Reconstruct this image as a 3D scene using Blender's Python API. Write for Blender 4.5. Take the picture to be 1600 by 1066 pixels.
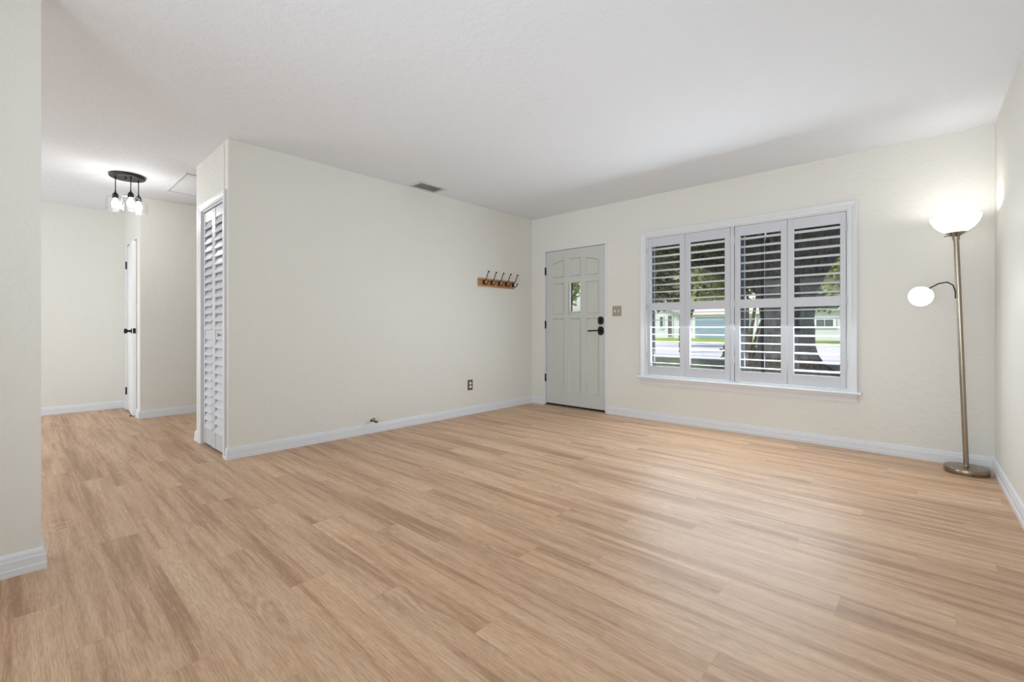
import bpy, bmesh, math, random
from mathutils import Vector, Matrix

random.seed(7)
for o in list(bpy.data.objects):
    bpy.data.objects.remove(o, do_unlink=True)
SC = bpy.context.scene
COL = SC.collection
PI = math.pi

# ------------------------------------------------------------------ camera
cam_d = bpy.data.cameras.new('camera')
cam = bpy.data.objects.new('camera', cam_d)
COL.objects.link(cam)
cam.location = (3.925, -4.660, 1.004)
cam.rotation_euler = (PI / 2, 0, math.radians(42.6))
cam_d.sensor_width = 36.0
cam_d.lens = 36.0 * 711.0 / 1600.0
cam_d.shift_y = -21.0 / 1600.0
cam_d.clip_start = 0.02
cam_d.clip_end = 400
SC.camera = cam

# ------------------------------------------------------------------ world, sun, exposure
SC.view_settings.view_transform = 'Standard'
SC.view_settings.look = 'None'
SC.view_settings.gamma = 1.0
SC.view_settings.use_curve_mapping = False
SC.view_settings.exposure = 0.06

world = bpy.data.worlds.new('sky')
SC.world = world
world.use_nodes = True
wn = world.node_tree
bg = wn.nodes['Background']
sky = wn.nodes.new('ShaderNodeTexSky')
sky.sky_type = 'NISHITA'
sky.sun_disc = False
sky.sun_elevation = math.radians(55)
sky.sun_rotation = math.radians(200)
sky.air_density = 1.0
sky.dust_density = 2.0
wn.links.new(sky.outputs[0], bg.inputs[0])
bg.inputs[1].default_value = 0.20

sun_d = bpy.data.lights.new('sun', 'SUN')
sun_d.energy = 2.3
sun_d.angle = math.radians(0.6)
sun_d.color = (1.0, 0.96, 0.88)
sun = bpy.data.objects.new('sun', sun_d)
COL.objects.link(sun)
sun.rotation_euler = (math.radians(38), 0, math.radians(-32))   # from behind this house, high


def area(name, loc, target, sx, sy, power, color=(1, 1, 1), spread=None):
    d = bpy.data.lights.new(name, 'AREA')
    d.shape = 'RECTANGLE'
    d.size = sx
    d.size_y = sy
    d.energy = power
    d.color = color
    if spread:
        d.spread = spread
    o = bpy.data.objects.new(name, d)
    COL.objects.link(o)
    o.location = loc
    v = Vector(target) - Vector(loc)
    o.rotation_euler = v.to_track_quat('-Z', 'Y').to_euler()
    return o


# added fill lamps; no openings behind the camera, front pair boosts the window daylight
COOL = (0.80, 0.91, 1.0)
area('rear_fill', (2.2, -8.75, 1.25), (2.0, 0, 1.25), 3.4, 2.1, 58, COOL)  # added lamp; the rear wall has no opening
area('side_fill', (-3.35, -7.2, 1.3), (2, -6.0, 2.3), 2.0, 1.8, 95, COOL)  # added to lift the hall side and ceiling; no glazing there
area('hall_fill', (0.75, -7.4, 1.3), (-3.6, -4.85, 1.25), 1.6, 1.8, 15, COOL, math.radians(75))  # added unseen lamp that brightens the hall walls
area('front_window_fill', (2.52, -0.10, 1.22), (2.52, -3.0, -0.2), 1.70, 1.35, 38, COOL)  # added lamp inside the shutters, strengthening the window light
area('daylight_front_sky', (2.52, 0.40, 1.35), (2.52, -3.0, 0.8), 1.75, 1.4, 7, COOL)
# added soft flash-like fill behind the viewer, thrown up and forward
area('flash_fill', (3.75, -6.1, 0.9), (1.7, -1.6, 2.2), 1.3, 1.3, 24, COOL, math.radians(90))

# ------------------------------------------------------------------ node helpers


class NT:
    def __init__(self, m):
        m.use_nodes = True
        self.t = m.node_tree
        self.bsdf = self.t.nodes.get('Principled BSDF')

    def n(self, typ, **kw):
        x = self.t.nodes.new(typ)
        for k, v in kw.items():
            setattr(x, k, v)
        return x

    def l(self, a, b):
        self.t.links.new(a, b)

    def inp(self, node, idx, v):
        if isinstance(v, bpy.types.NodeSocket):
            self.l(v, node.inputs[idx])
        elif v is not None:
            node.inputs[idx].default_value = v

    def math(self, op, a, b=None, c=None):
        x = self.n('ShaderNodeMath', operation=op)
        self.inp(x, 0, a)
        self.inp(x, 1, b)
        self.inp(x, 2, c)
        return x.outputs[0]

    def mix(self, fac, a, b, blend='MIX'):
        x = self.n('ShaderNodeMix', data_type='RGBA', blend_type=blend)
        self.inp(x, 0, fac)
        self.inp(x, 6, a)
        self.inp(x, 7, b)
        return x.outputs[2]

    def noise(self, vec, scale, detail=2.0, rough=0.5, dist=0.0):
        x = self.n('ShaderNodeTexNoise')
        if vec is not None:
            self.l(vec, x.inputs['Vector'])
        x.inputs['Scale'].default_value = scale
        x.inputs['Detail'].default_value = detail
        x.inputs['Roughness'].default_value = rough
        x.inputs['Distortion'].default_value = dist
        return x.outputs[0]

    def pos(self):
        return self.n('ShaderNodeTexCoord').outputs['Object']

    def ramp(self, fac, stops):
        x = self.n('ShaderNodeValToRGB')
        cr = x.color_ramp
        while len(cr.elements) < len(stops):
            cr.elements.new(0.5)
        for e, (p, c) in zip(cr.elements, stops):
            e.position = p
            e.color = c if len(c) == 4 else (*c, 1)
        self.l(fac, x.inputs[0])
        return x.outputs[0]

    def bump(self, h, strength, dist):
        x = self.n('ShaderNodeBump')
        x.inputs['Strength'].default_value = strength
        x.inputs['Distance'].default_value = dist
        self.l(h, x.inputs['Height'])
        self.l(x.outputs[0], self.bsdf.inputs['Normal'])


def srgb(r, g, b):
    f = lambda c: (c / 255 / 12.92) if c / 255 <= 0.04045 else ((c / 255 + 0.055) / 1.055) ** 2.4
    return (f(r), f(g), f(b), 1.0)


MATS = {}


def mat(name, col, rough=0.5, metal=0.0, spec=0.5, var=0.04, vscale=6.0, bump=None):
    """painted / plain procedural surface with a slight tone variation"""
    m = bpy.data.materials.new(name)
    t = NT(m)
    p = t.pos()
    v = t.noise(p, vscale, 3.0)
    dark = tuple(c * (1 - var) for c in col[:3]) + (1,)
    light = tuple(min(1, c * (1 + var)) for c in col[:3]) + (1,)
    t.l(t.mix(v, dark, light), t.bsdf.inputs['Base Color'])
    t.bsdf.inputs['Roughness'].default_value = rough
    t.bsdf.inputs['Metallic'].default_value = metal
    t.bsdf.inputs['Specular IOR Level'].default_value = spec
    if bump:
        sc, st, di = bump
        t.bump(t.noise(p, sc, 3.0, 0.6), st, di)
    MATS[name] = m
    return m


def plaster(name, col, rough, spec, bstr):
    m = bpy.data.materials.new(name)
    t = NT(m)
    p = t.pos()
    n1 = t.noise(p, 22.0, 4.0, 0.62, 0.3)
    n2 = t.noise(p, 90.0, 3.0, 0.6)
    flat = t.ramp(n1, [(0.44, (0, 0, 0)), (0.60, (1, 1, 1))])
    h = t.math('ADD', t.math('MULTIPLY', flat, 0.7), t.math('MULTIPLY', n2, 0.3))
    c = t.mix(t.noise(p, 1.3, 2.0), tuple(x * 0.985 for x in col[:3]) + (1,), tuple(min(1, x * 1.015) for x in col[:3]) + (1,))
    t.l(c, t.bsdf.inputs['Base Color'])
    t.bsdf.inputs['Roughness'].default_value = rough
    t.bsdf.inputs['Specular IOR Level'].default_value = spec
    t.bump(h, bstr, 0.004)
    MATS[name] = m
    return m


def wood_floor():
    m = bpy.data.materials.new('plank_floor')
    t = NT(m)
    W, L = 0.152, 1.22
    sep = t.n('ShaderNodeSeparateXYZ')
    t.l(t.pos(), sep.inputs[0])
    X, Y = sep.outputs[0], sep.outputs[1]
    yw = t.math('DIVIDE', t.math('ADD', Y, 4.555 + 0.152 * 40), W)
    row = t.math('FLOOR', yw)
    wn1 = t.n('ShaderNodeTexWhiteNoise', noise_dimensions='1D')
    t.l(row, wn1.inputs['W'])
    stag = t.math('ADD', t.math('MULTIPLY', t.math('SUBTRACT', row, 41.0), -0.285), t.math('MULTIPLY', t.math('SUBTRACT', wn1.outputs[0], 0.5), 0.16))
    xs = t.math('ADD', t.math('DIVIDE', t.math('ADD', X, 12.2 - 1.02), L), stag)
    colm = t.math('FLOOR', xs)
    cmb = t.n('ShaderNodeCombineXYZ')
    t.l(row, cmb.inputs[0])
    t.l(colm, cmb.inputs[1])
    wn2 = t.n('ShaderNodeTexWhiteNoise', noise_dimensions='2D')
    t.l(cmb.outputs[0], wn2.inputs['Vector'])
    rid = wn2.outputs[0]
    sepc = t.n('ShaderNodeSeparateColor')
    t.l(wn2.outputs[1], sepc.inputs[0])
    r2, r3 = sepc.outputs[1], sepc.outputs[2]
    # grain coordinates, shifted per plank
    gx = t.math('ADD', X, t.math('MULTIPLY', rid, 57.0))
    gy = t.math('ADD', Y, t.math('MULTIPLY', r2, 31.0))

    def gv(sx, sy):
        c = t.n('ShaderNodeCombineXYZ')
        t.l(t.math('MULTIPLY', gx, sx), c.inputs[0])
        t.l(t.math('MULTIPLY', gy, sy), c.inputs[1])
        t.l(t.math('MULTIPLY', r3, 13.0), c.inputs[2])
        return c.outputs[0]
    broad = t.noise(gv(0.8, 11.0), 1.0, 4.0, 0.6, 0.3)
    streak = t.noise(gv(1.6, 42.0), 1.0, 4.0, 0.6, 0.2)
    ring = t.noise(gv(1.5, 6.0), 1.0, 1.0, 0.4, 0.15)
    rings = t.math('SINE', t.math('MULTIPLY', ring, 130.0))
    ringm = t.math('MULTIPLY', t.math('ADD', rings, 1.0), 0.5)
    knots = t.noise(gv(1.5, 4.2), 1.0, 2.0, 0.5)
    kmask = t.ramp(knots, [(0.58, (0, 0, 0)), (0.74, (1, 1, 1))])
    fine = t.noise(gv(16.0, 240.0), 1.0, 4.0, 0.7)
    pores = t.noise(gv(22.0, 300.0), 1.0, 3.0, 0.65)
    c_d = srgb(178, 139, 107)
    c_m = srgb(213, 174, 140)
    c_l = srgb(228, 193, 160)
    base = t.ramp(t.math('ADD', t.math('MULTIPLY', broad, 0.62), t.math('MULTIPLY', streak, 0.38)), [(0.385, c_d), (0.50, c_m), (0.615, c_l)])
    tone = t.math('ADD', 0.93, t.math('MULTIPLY', rid, 0.12))
    tv = t.n('ShaderNodeCombineColor')
    for i in range(3):
        t.l(tone, tv.inputs[i])
    c = t.mix(1.0, base, tv.outputs[0], 'MULTIPLY')
    dk = srgb(146, 112, 86)
    c = t.mix(t.math('MULTIPLY', t.math('MULTIPLY', ringm, kmask), 0.50), c, dk)
    c = t.mix(t.math('MULTIPLY', t.ramp(fine, [(0.40, (1, 1, 1)), (0.58, (0, 0, 0))]), 0.38), c, dk)
    c = t.mix(t.math('MULTIPLY', t.ramp(pores, [(0.56, (0, 0, 0)), (0.70, (1, 1, 1))]), 0.30), c, srgb(236, 212, 188))
    # joints
    fy = t.math('FRACT', yw)
    ey = t.math('MULTIPLY', t.math('MINIMUM', fy, t.math('SUBTRACT', 1.0, fy)), W)
    fx = t.math('FRACT', xs)
    ex = t.math('MULTIPLY', t.math('MINIMUM', fx, t.math('SUBTRACT', 1.0, fx)), L)
    e = t.math('MINIMUM', ex, ey)
    gap = t.math('LESS_THAN', e, 0.0009)
    c = t.mix(t.math('MULTIPLY', gap, 0.16), c, srgb(120, 90, 68))
    t.l(c, t.bsdf.inputs['Base Color'])
    t.l(t.math('ADD', 0.36, t.math('MULTIPLY', fine, 0.16)), t.bsdf.inputs['Roughness'])
    t.bsdf.inputs['Specular IOR Level'].default_value = 0.34
    h = t.math('SUBTRACT', t.math('MULTIPLY', fine, 0.35), t.math('MULTIPLY', gap, 0.4))
    t.bump(h, 0.10, 0.002)
    MATS['floor'] = m
    return m


def brushed(name, col, rough, stretch):
    m = bpy.data.materials.new(name)
    t = NT(m)
    mp = t.n('ShaderNodeMapping')
    mp.inputs['Scale'].default_value = stretch
    t.l(t.pos(), mp.inputs[0])
    n = t.noise(mp.outputs[0], 1.0, 3.0, 0.6)
    t.l(t.mix(n, tuple(c * 0.88 for c in col[:3]) + (1,), tuple(min(1, c * 1.1) for c in col[:3]) + (1,)), t.bsdf.inputs['Base Color'])
    t.bsdf.inputs['Metallic'].default_value = 1.0
    t.l(t.math('ADD', rough - 0.05, t.math('MULTIPLY', n, 0.12)), t.bsdf.inputs['Roughness'])
    MATS[name] = m
    return m


def glass_mat(name, tint=(1, 1, 1, 1), rmin=0.03):
    """thin clear pane: passes light straight through, mirrors by angle"""
    m = bpy.data.materials.new(name)
    t = NT(m)
    out = t.t.nodes['Material Output']
    t.t.nodes.remove(t.bsdf)
    tr = t.n('ShaderNodeBsdfTransparent')
    gl = t.n('ShaderNodeBsdfGlossy')
    gl.inputs['Roughness'].default_value = 0.01
    lw = t.n('ShaderNodeLayerWeight')
    lw.inputs[0].default_value = 0.5
    f5 = t.math('POWER', lw.outputs['Facing'], 4.0)
    fac = t.math('ADD', rmin, t.math('MULTIPLY', f5, 0.75))
    tr.inputs[0].default_value = tint
    mx = t.n('ShaderNodeMixShader')
    t.l(fac, mx.inputs[0])
    t.l(tr.outputs[0], mx.inputs[1])
    t.l(gl.outputs[0], mx.inputs[2])
    t.l(mx.outputs[0], out.inputs[0])
    MATS[name] = m
    return m


def glow(name, col, strength, base=(0.9, 0.9, 0.88, 1)):
    m = bpy.data.materials.new(name)
    t = NT(m)
    t.bsdf.inputs['Base Color'].default_value = base
    t.bsdf.inputs['Roughness'].default_value = 0.35
    p = t.pos()
    t.l(t.mix(t.noise(p, 9.0, 2.0), tuple(c * 0.97 for c in col[:3]) + (1,), col), t.bsdf.inputs['Emission Color'])
    t.bsdf.inputs['Emission Strength'].default_value = strength
    MATS[name] = m
    return m


def leaf_mat(name, a, b, sc):
    m = bpy.data.materials.new(name)
    t = NT(m)
    p = t.pos()
    n = t.noise(p, sc, 3.0, 0.7)
    c = t.ramp(n, [(0.35, a), (0.65, b)])
    t.l(c, t.bsdf.inputs['Base Color'])
    t.bsdf.inputs['Roughness'].default_value = 0.6
    out = t.t.nodes['Material Output']
    tl = t.n('ShaderNodeBsdfTranslucent')
    t.l(c, tl.inputs[0])
    mx = t.n('ShaderNodeMixShader')
    mx.inputs[0].default_value = 0.35
    t.l(t.bsdf.outputs[0], mx.inputs[1])
    t.l(tl.outputs[0], mx.inputs[2])
    t.l(mx.outputs[0], out.inputs[0])
    MATS[name] = m
    return m


def bark_mat(name, a, b):
    m = bpy.data.materials.new(name)
    t = NT(m)
    mp = t.n('ShaderNodeMapping')
    mp.inputs['Scale'].default_value = (14, 14, 3)
    t.l(t.pos(), mp.inputs[0])
    n = t.noise(mp.outputs[0], 1.0, 6.0, 0.7, 0.8)
    t.l(t.ramp(n, [(0.35, a), (0.68, b)]), t.bsdf.inputs['Base Color'])
    t.bsdf.inputs['Roughness'].default_value = 0.9
    t.bump(n, 0.9, 0.06)
    MATS[name] = m
    return m


def ground_mat(name, a, b, sc, rough=0.95):
    m = bpy.data.materials.new(name)
    t = NT(m)
    p = t.pos()
    n = t.noise(p, sc, 8.0, 0.7)
    t.l(t.ramp(n, [(0.32, a), (0.68, b)]), t.bsdf.inputs['Base Color'])
    t.bsdf.inputs['Roughness'].default_value = rough
    t.bump(n, 0.5, 0.03)
    MATS[name] = m
    return m


def shingle_mat(name, a, b):
    m = bpy.data.materials.new(name)
    t = NT(m)
    br = t.n('ShaderNodeTexBrick')
    t.l(t.pos(), br.inputs['Vector'])
    br.inputs['Color1'].default_value = a
    br.inputs['Color2'].default_value = b
    br.inputs['Mortar'].default_value = tuple(c * 0.7 for c in a[:3]) + (1,)
    br.inputs['Scale'].default_value = 2.2
    br.inputs['Mortar Size'].default_value = 0.012
    t.l(br.outputs[0], t.bsdf.inputs['Base Color'])
    t.bsdf.inputs['Roughness'].default_value = 0.9
    MATS[name] = m
    return m


plaster('wall', srgb(228, 225, 217), 0.46, 0.38, 0.30)
plaster('ceiling', srgb(236, 239, 244), 0.75, 0.2, 0.30)
wood_floor()
mat('white_trim', srgb(225, 226, 229), 0.38, var=0.012)
mat('shutter_white', srgb(208, 209, 214), 0.36, var=0.012)
mat('louver_white', srgb(226, 226, 224), 0.34, var=0.01)
mat('jamb_white', srgb(232, 232, 228), 0.5, var=0.02)
mat('door_paint', srgb(204, 204, 197), 0.42, var=0.012)
mat('hall_door_paint', srgb(236, 236, 238), 0.4, var=0.012)
mat('matte_black', srgb(16, 15, 14), 0.38, spec=0.4, var=0.1)
mat('black_iron', srgb(34, 30, 27), 0.45, 0.6, var=0.12)
mat('hinge_dark', srgb(52, 46, 40), 0.4, 0.7, var=0.1)
mat('hook_bronze', srgb(62, 34, 26), 0.35, 0.75, var=0.15, vscale=30)
mat('window_alloy', srgb(92, 94, 98), 0.45, 0.5, var=0.06)
mat('window_black', srgb(24, 24, 26), 0.45, 0.3, var=0.06)
brushed('brass_nickel', srgb(160, 149, 134), 0.24, (3, 3, 180))
brushed('brass_base', srgb(150, 136, 118), 0.28, (60, 60, 60))
brushed('plate_bronze', srgb(178, 164, 152), 0.38, (4, 4, 140))
brushed('outlet_bronze', srgb(120, 100, 82), 0.40, (4, 4, 140))
brushed('pipe_brass', srgb(150, 122, 92), 0.4, (60, 60, 60))
brushed('canopy_metal', srgb(70, 66, 62), 0.42, (40, 40, 40))
brushed('threshold_metal', srgb(150, 140, 122), 0.4, (3, 90, 60))
mat('ivory_plastic', srgb(238, 232, 220), 0.35, var=0.01)
mat('slot_dark', srgb(30, 26, 24), 0.6)
mat('vent_white', srgb(206, 206, 205), 0.5, var=0.02)
mat('vent_grey', srgb(188, 186, 182), 0.5, var=0.05)
mat('hollow_shade', srgb(84, 82, 79), 0.8, var=0.1)  # shade of the hollows behind vent and closet louvers, as a dark colour
mat('door_sweep', srgb(36, 32, 28), 0.8)
glass_mat('pane_glass')
glass_mat('shade_glass', (0.96, 0.97, 0.97, 1))
glow('bowl_glow', (1.0, 0.985, 0.96, 1), 1.15)
glow('reading_glow', (1.0, 0.99, 0.97, 1), 2.4)
glow('bulb_glow', (1.0, 0.97, 0.92, 1), 14.0)
leaf_mat('oak_leaf', srgb(74, 82, 56), srgb(148, 152, 110), 1.6)
leaf_mat('bright_leaf', srgb(136, 146, 92), srgb(212, 218, 156), 1.2)
leaf_mat('blue_leaf', srgb(84, 108, 96), srgb(150, 172, 158), 1.2)
leaf_mat('shrub_leaf', srgb(70, 110, 50), srgb(140, 180, 84), 4.0)
bark_mat('oak_bark', srgb(44, 42, 38), srgb(104, 99, 90))
bark_mat('myrtle_bark', srgb(150, 128, 100), srgb(214, 192, 160))
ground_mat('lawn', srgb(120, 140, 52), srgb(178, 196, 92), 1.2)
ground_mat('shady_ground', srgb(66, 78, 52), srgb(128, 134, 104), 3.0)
ground_mat('concrete', srgb(214, 210, 208), srgb(232, 229, 228), 0.8)
ground_mat('asphalt', srgb(186, 188, 196), srgb(232, 231, 232), 0.35)
mat('house_white', srgb(214, 220, 226), 0.8, var=0.02, vscale=0.6)
mat('house_trim', srgb(224, 232, 230), 0.7, var=0.02)
mat('garage_blue', srgb(146, 168, 190), 0.6, var=0.03)
mat('house_window', srgb(88, 100, 108), 0.15, var=0.1)
mat('house_door', srgb(110, 104, 106), 0.5, var=0.06)
shingle_mat('shingle_pale', srgb(226, 214, 206), srgb(236, 226, 218))
shingle_mat('shingle_grey', srgb(190, 186, 180), srgb(208, 204, 198))


def wood_board():
    m = bpy.data.materials.new('rack_wood')
    t = NT(m)
    mp = t.n('ShaderNodeMapping')
    mp.inputs['Scale'].default_value = (60, 3, 60)
    t.l(t.pos(), mp.inputs[0])
    n = t.noise(mp.outputs[0], 1.0, 4.0, 0.6, 0.4)
    t.l(t.ramp(n, [(0.3, srgb(150, 104, 66)), (0.7, srgb(196, 150, 102))]), t.bsdf.inputs['Base Color'])
    t.bsdf.inputs['Roughness'].default_value = 0.45
    MATS['rack_wood'] = m


wood_board()

# ------------------------------------------------------------------ mesh helpers


class MB:
    """collects shapes in world space, links them as one mesh object"""

    def __init__(self):
        self.bm = bmesh.new()

    def face(self, pts):
        return self.bm.faces.new([self.bm.verts.new(p) for p in pts])

    def box(self, a, b, bev=0.0, rot=None, org=None):
        x0, y0, z0 = (min(a[i], b[i]) for i in range(3))
        x1, y1, z1 = (max(a[i], b[i]) for i in range(3))
        r = bmesh.ops.create_cube(self.bm, size=1.0)
        vs = r['verts']
        for v in vs:
            v.co = Vector(((x0 + x1) / 2 + v.co.x * (x1 - x0), (y0 + y1) / 2 + v.co.y * (y1 - y0), (z0 + z1) / 2 + v.co.z * (z1 - z0)))
        if bev > 0:
            es = list({e for v in vs for e in v.link_edges})
            rb = bmesh.ops.bevel(self.bm, geom=es, offset=bev, segments=2, affect='EDGES', profile=0.6)
            vs = list({v for v in rb['verts']} | {v for v in vs if v.is_valid})
        if rot is not None:
            bmesh.ops.rotate(self.bm, verts=vs, cent=org, matrix=rot)
        return vs

    def prism(self, poly, axis, lo, hi):
        """poly: 2D outline in the two axes other than `axis` (cyclic order); extruded lo..hi"""
        def pt(u, v, w):
            return {'x': (w, u, v), 'y': (u, w, v), 'z': (u, v, w)}[axis]
        a = [self.bm.verts.new(pt(u, v, lo)) for u, v in poly]
        b = [self.bm.verts.new(pt(u, v, hi)) for u, v in poly]
        n = len(poly)
        self.bm.faces.new(a[::-1])
        self.bm.faces.new(b)
        for i in range(n):
            self.bm.faces.new((a[i], a[(i + 1) % n], b[(i + 1) % n], b[i]))
        return a + b

    def ringframe(self, outer, inner, axis, d_out, d_in):
        """sloped ring between two outlines of equal count at two depths"""
        def pt(u, v, w):
            return {'x': (w, u, v), 'y': (u, w, v), 'z': (u, v, w)}[axis]
        a = [self.bm.verts.new(pt(u, v, d_out)) for u, v in outer]
        b = [self.bm.verts.new(pt(u, v, d_in)) for u, v in inner]
        n = len(outer)
        for i in range(n):
            self.bm.faces.new((a[i], a[(i + 1) % n], b[(i + 1) % n], b[i]))

    def tube(self, pts, rads, seg=12, caps=True):
        pts = [Vector(p) for p in pts]
        if not isinstance(rads, (list, tuple)):
            rads = [rads] * len(pts)
        rings = []
        up = None
        for i, p in enumerate(pts):
            d = (pts[min(i + 1, len(pts) - 1)] - pts[max(i - 1, 0)]).normalized()
            if up is None:
                up = Vector((0, 0, 1)) if abs(d.z) < 0.9 else Vector((1, 0, 0))
            s = d.cross(up).normalized()
            up = s.cross(d).normalized()
            rings.append([self.bm.verts.new(p + (s * math.cos(2 * PI * k / seg) + up * math.sin(2 * PI * k / seg)) * rads[i]) for k in range(seg)])
        for a, b in zip(rings, rings[1:]):
            for k in range(seg):
                self.bm.faces.new((a[k], a[(k + 1) % seg], b[(k + 1) % seg], b[k]))
        if caps:
            self.bm.faces.new(rings[0][::-1])
            self.bm.faces.new(rings[-1])

    def lathe(self, prof, cen, axis=(0, 0, 1), seg=32, cap0=False, cap1=False):
        """prof: (radius, height) along axis from cen"""
        ax = Vector(axis).normalized()
        q = Vector((0, 0, 1)).rotation_difference(ax)
        cen = Vector(cen)
        rings = []
        for r, h in prof:
            if r < 1e-6:
                rings.append([self.bm.verts.new(cen + ax * h)])
            else:
                rings.append([self.bm.verts.new(cen + q @ Vector((r * math.cos(2 * PI * k / seg), r * math.sin(2 * PI * k / seg), h))) for k in range(seg)])
        for a, b in zip(rings, rings[1:]):
            if len(a) == 1 and len(b) == 1:
                continue
            for k in range(seg):
                if len(a) == 1:
                    self.bm.faces.new((a[0], b[(k + 1) % seg], b[k]))
                elif len(b) == 1:
                    self.bm.faces.new((a[k], a[(k + 1) % seg], b[0]))
                else:
                    self.bm.faces.new((a[k], a[(k + 1) % seg], b[(k + 1) % seg], b[k]))
        if cap0 and len(rings[0]) > 1:
            self.bm.faces.new(rings[0][::-1])
        if cap1 and len(rings[-1]) > 1:
            self.bm.faces.new(rings[-1])

    def sphere(self, cen, r, sx=1, sy=1, sz=1, seg=16):
        rr = bmesh.ops.create_uvsphere(self.bm, u_segments=seg, v_segments=seg // 2 + 2, radius=r)
        for v in rr['verts']:
            v.co = Vector((v.co.x * sx, v.co.y * sy, v.co.z * sz)) + Vector(cen)

    def build(self, name, material, parent=None, smooth=False, org=None, fixn=True):
        bm = self.bm
        if fixn:
            bmesh.ops.recalc_face_normals(bm, faces=bm.faces)
        off = Vector((0, 0, 0))
        if parent is not None:
            off = WLOC[parent.name]
        elif org is not None:
            off = Vector(org)
        for v in bm.verts:
            v.co -= off
        me = bpy.data.meshes.new(name)
        bm.to_mesh(me)
        bm.free()
        me.materials.append(MATS[material])
        if smooth:
            for p in me.polygons:
                p.use_smooth = True
            if smooth == 'auto':
                try:
                    me.set_sharp_from_angle(angle=math.radians(40))
                except Exception:
                    pass
        o = bpy.data.objects.new(name, me)
        COL.objects.link(o)
        if parent is not None:
            o.parent = parent
            WLOC[o.name] = off.copy()
        else:
            o.location = off
            WLOC[o.name] = off.copy()
        return o


WLOC = {}


def tag(o, label, cat, group=None, kind=None):
    o['label'] = label
    o['category'] = cat
    if group:
        o['group'] = group
    if kind:
        o['kind'] = kind
    return o


def thing(name, label, cat, loc, group=None, kind=None):
    o = bpy.data.objects.new(name, None)
    o.empty_display_size = 0.1
    COL.objects.link(o)
    o.location = loc
    WLOC[o.name] = Vector(loc)
    return tag(o, label, cat, group, kind)


# ------------------------------------------------------------------ room shell
H = 2.44
XC, XD, YR = -3.53, -2.472, -3.745        # hall back wall, hall side wall, return wall
YB = -8.9                                  # rear wall behind the camera
T = 0.18

b = MB()
b.box((-4.2, YB - T, -0.12), (4.75, 0.25, 0.0))
tag(b.build('floor', 'floor'), 'light oak plank floor running through the living room and hall', 'floor', kind='structure')
b = MB()
b.box((-4.2, YB - T, H), (4.75, 0.25, H + 0.15))
tag(b.build('ceiling', 'ceiling'), 'flat white textured ceiling over the whole room', 'ceiling', kind='structure')

# front wall (window wall) with openings for the window and the front door
WX0, WX1, WZ0, WZ1 = 1.64, 3.425, 0.475, 1.985
DX0, DX1, DZ1 = 0.195, 1.150, 2.012
b = MB()
b.box((-2.472, 0, 0), (DX0, T, H))
b.box((DX0, 0, DZ1), (DX1, T, H))
b.box((DX1, 0, 0), (WX0, T, H))
b.box((WX0, 0, 0), (WX1, T, WZ0))
b.box((WX0, 0, WZ1), (WX1, T, H))
b.box((WX1, 0, 0), (4.6, T, H))
tag(b.build('wall_front', 'wall'), 'cream wall holding the front door and the shuttered window', 'wall', kind='structure')

# long left wall with the closet behind it: an L of wall, front face and hall side
CY, CX = -3.575, -0.902
KX0, KX1, KZ1 = -0.715, -0.095, 2.005     # bifold opening
b = MB()
b.box((-0.10, CY, 0), (0, 0, H))
tag(b.build('wall_left', 'wall'), 'long blank cream wall with the coat rack', 'wall', kind='structure')
b = MB()
b.box((KX1, CY, 0), (-0.10, CY + 0.10, H))
b.box((CX, CY, 0), (KX0, CY + 0.10, H))
b.box((KX0, CY, KZ1), (KX1, CY + 0.10, H))
tag(b.build('wall_closet', 'wall'), 'narrow cream wall around the louvered closet door', 'wall', kind='structure')
b = MB()
b.box((CX, CY + 0.10, 0), (CX + 0.10, 0, H))
tag(b.build('wall_closet_side', 'wall'), 'cream side of the closet towards the hall passage', 'wall', kind='structure')

# right wall, a touch out of square
b = MB()
b.prism([(4.258, 0.0), (4.258 + 0.0192 * 8.9, YB), (4.6, YB), (4.6, 0.0)], 'z', 0, H)
tag(b.build('wall_right', 'wall'), 'cream wall at the right edge behind the floor lamp', 'wall', kind='structure')

# hall: back wall, return wall with the small door, side wall
HX0, HX1, HZ1 = -3.275, -2.70, 2.01
b = MB()
b.box((XC - T, YB, 0), (XC, YR, H))
tag(b.build('wall_hall_back', 'wall'), 'cream wall at the far left end of the hall', 'wall', kind='structure')
b = MB()
b.box((XC - T, YR, 0), (HX0, YR + 0.11, H))
b.box((HX0, YR, HZ1), (HX1, YR + 0.11, H))
b.box((HX1, YR, 0), (XD, YR + 0.11, H))
tag(b.build('wall_hall_return', 'wall'), 'short cream return wall holding the narrow hall door', 'wall', kind='structure')
b = MB()
b.box((XD - 0.12, YR + 0.11, 0), (XD, 0, H))
tag(b.build('wall_hall_side', 'wall'), 'cream wall between the hall door and the closet', 'wall', kind='structure')
b = MB()
b.box((XC - T, YR + 0.65, 0), (XD - 0.12, YR + 0.75, H))
tag(b.build('wall_linen_back', 'wall'), 'back of the small cupboard behind the hall door', 'wall', kind='structure')

# near partition at the left edge of the picture
PX, PY = 1.192, -4.592
b = MB()
b.box((PX - 0.12, -6.3, 0), (PX, PY, H))
tag(b.build('wall_partition', 'wall'), 'cream partition end filling the left edge nearest the viewer', 'wall', kind='structure')
b = MB()
b.box((-4.2, YB - T, 0), (4.6, YB, H))
tag(b.build('wall_rear', 'wall'), 'rear wall behind the viewer', 'wall', kind='structure')

# ---- baseboards: moulded profile (out from wall, height)
BBP = [(0, 0), (0.0165, 0), (0.0165, 0.026), (0.0135, 0.029), (0.0135, 0.060), (0.0115, 0.064), (0.010, 0.078), (0.006, 0.086), (0, 0.090)]


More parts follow.
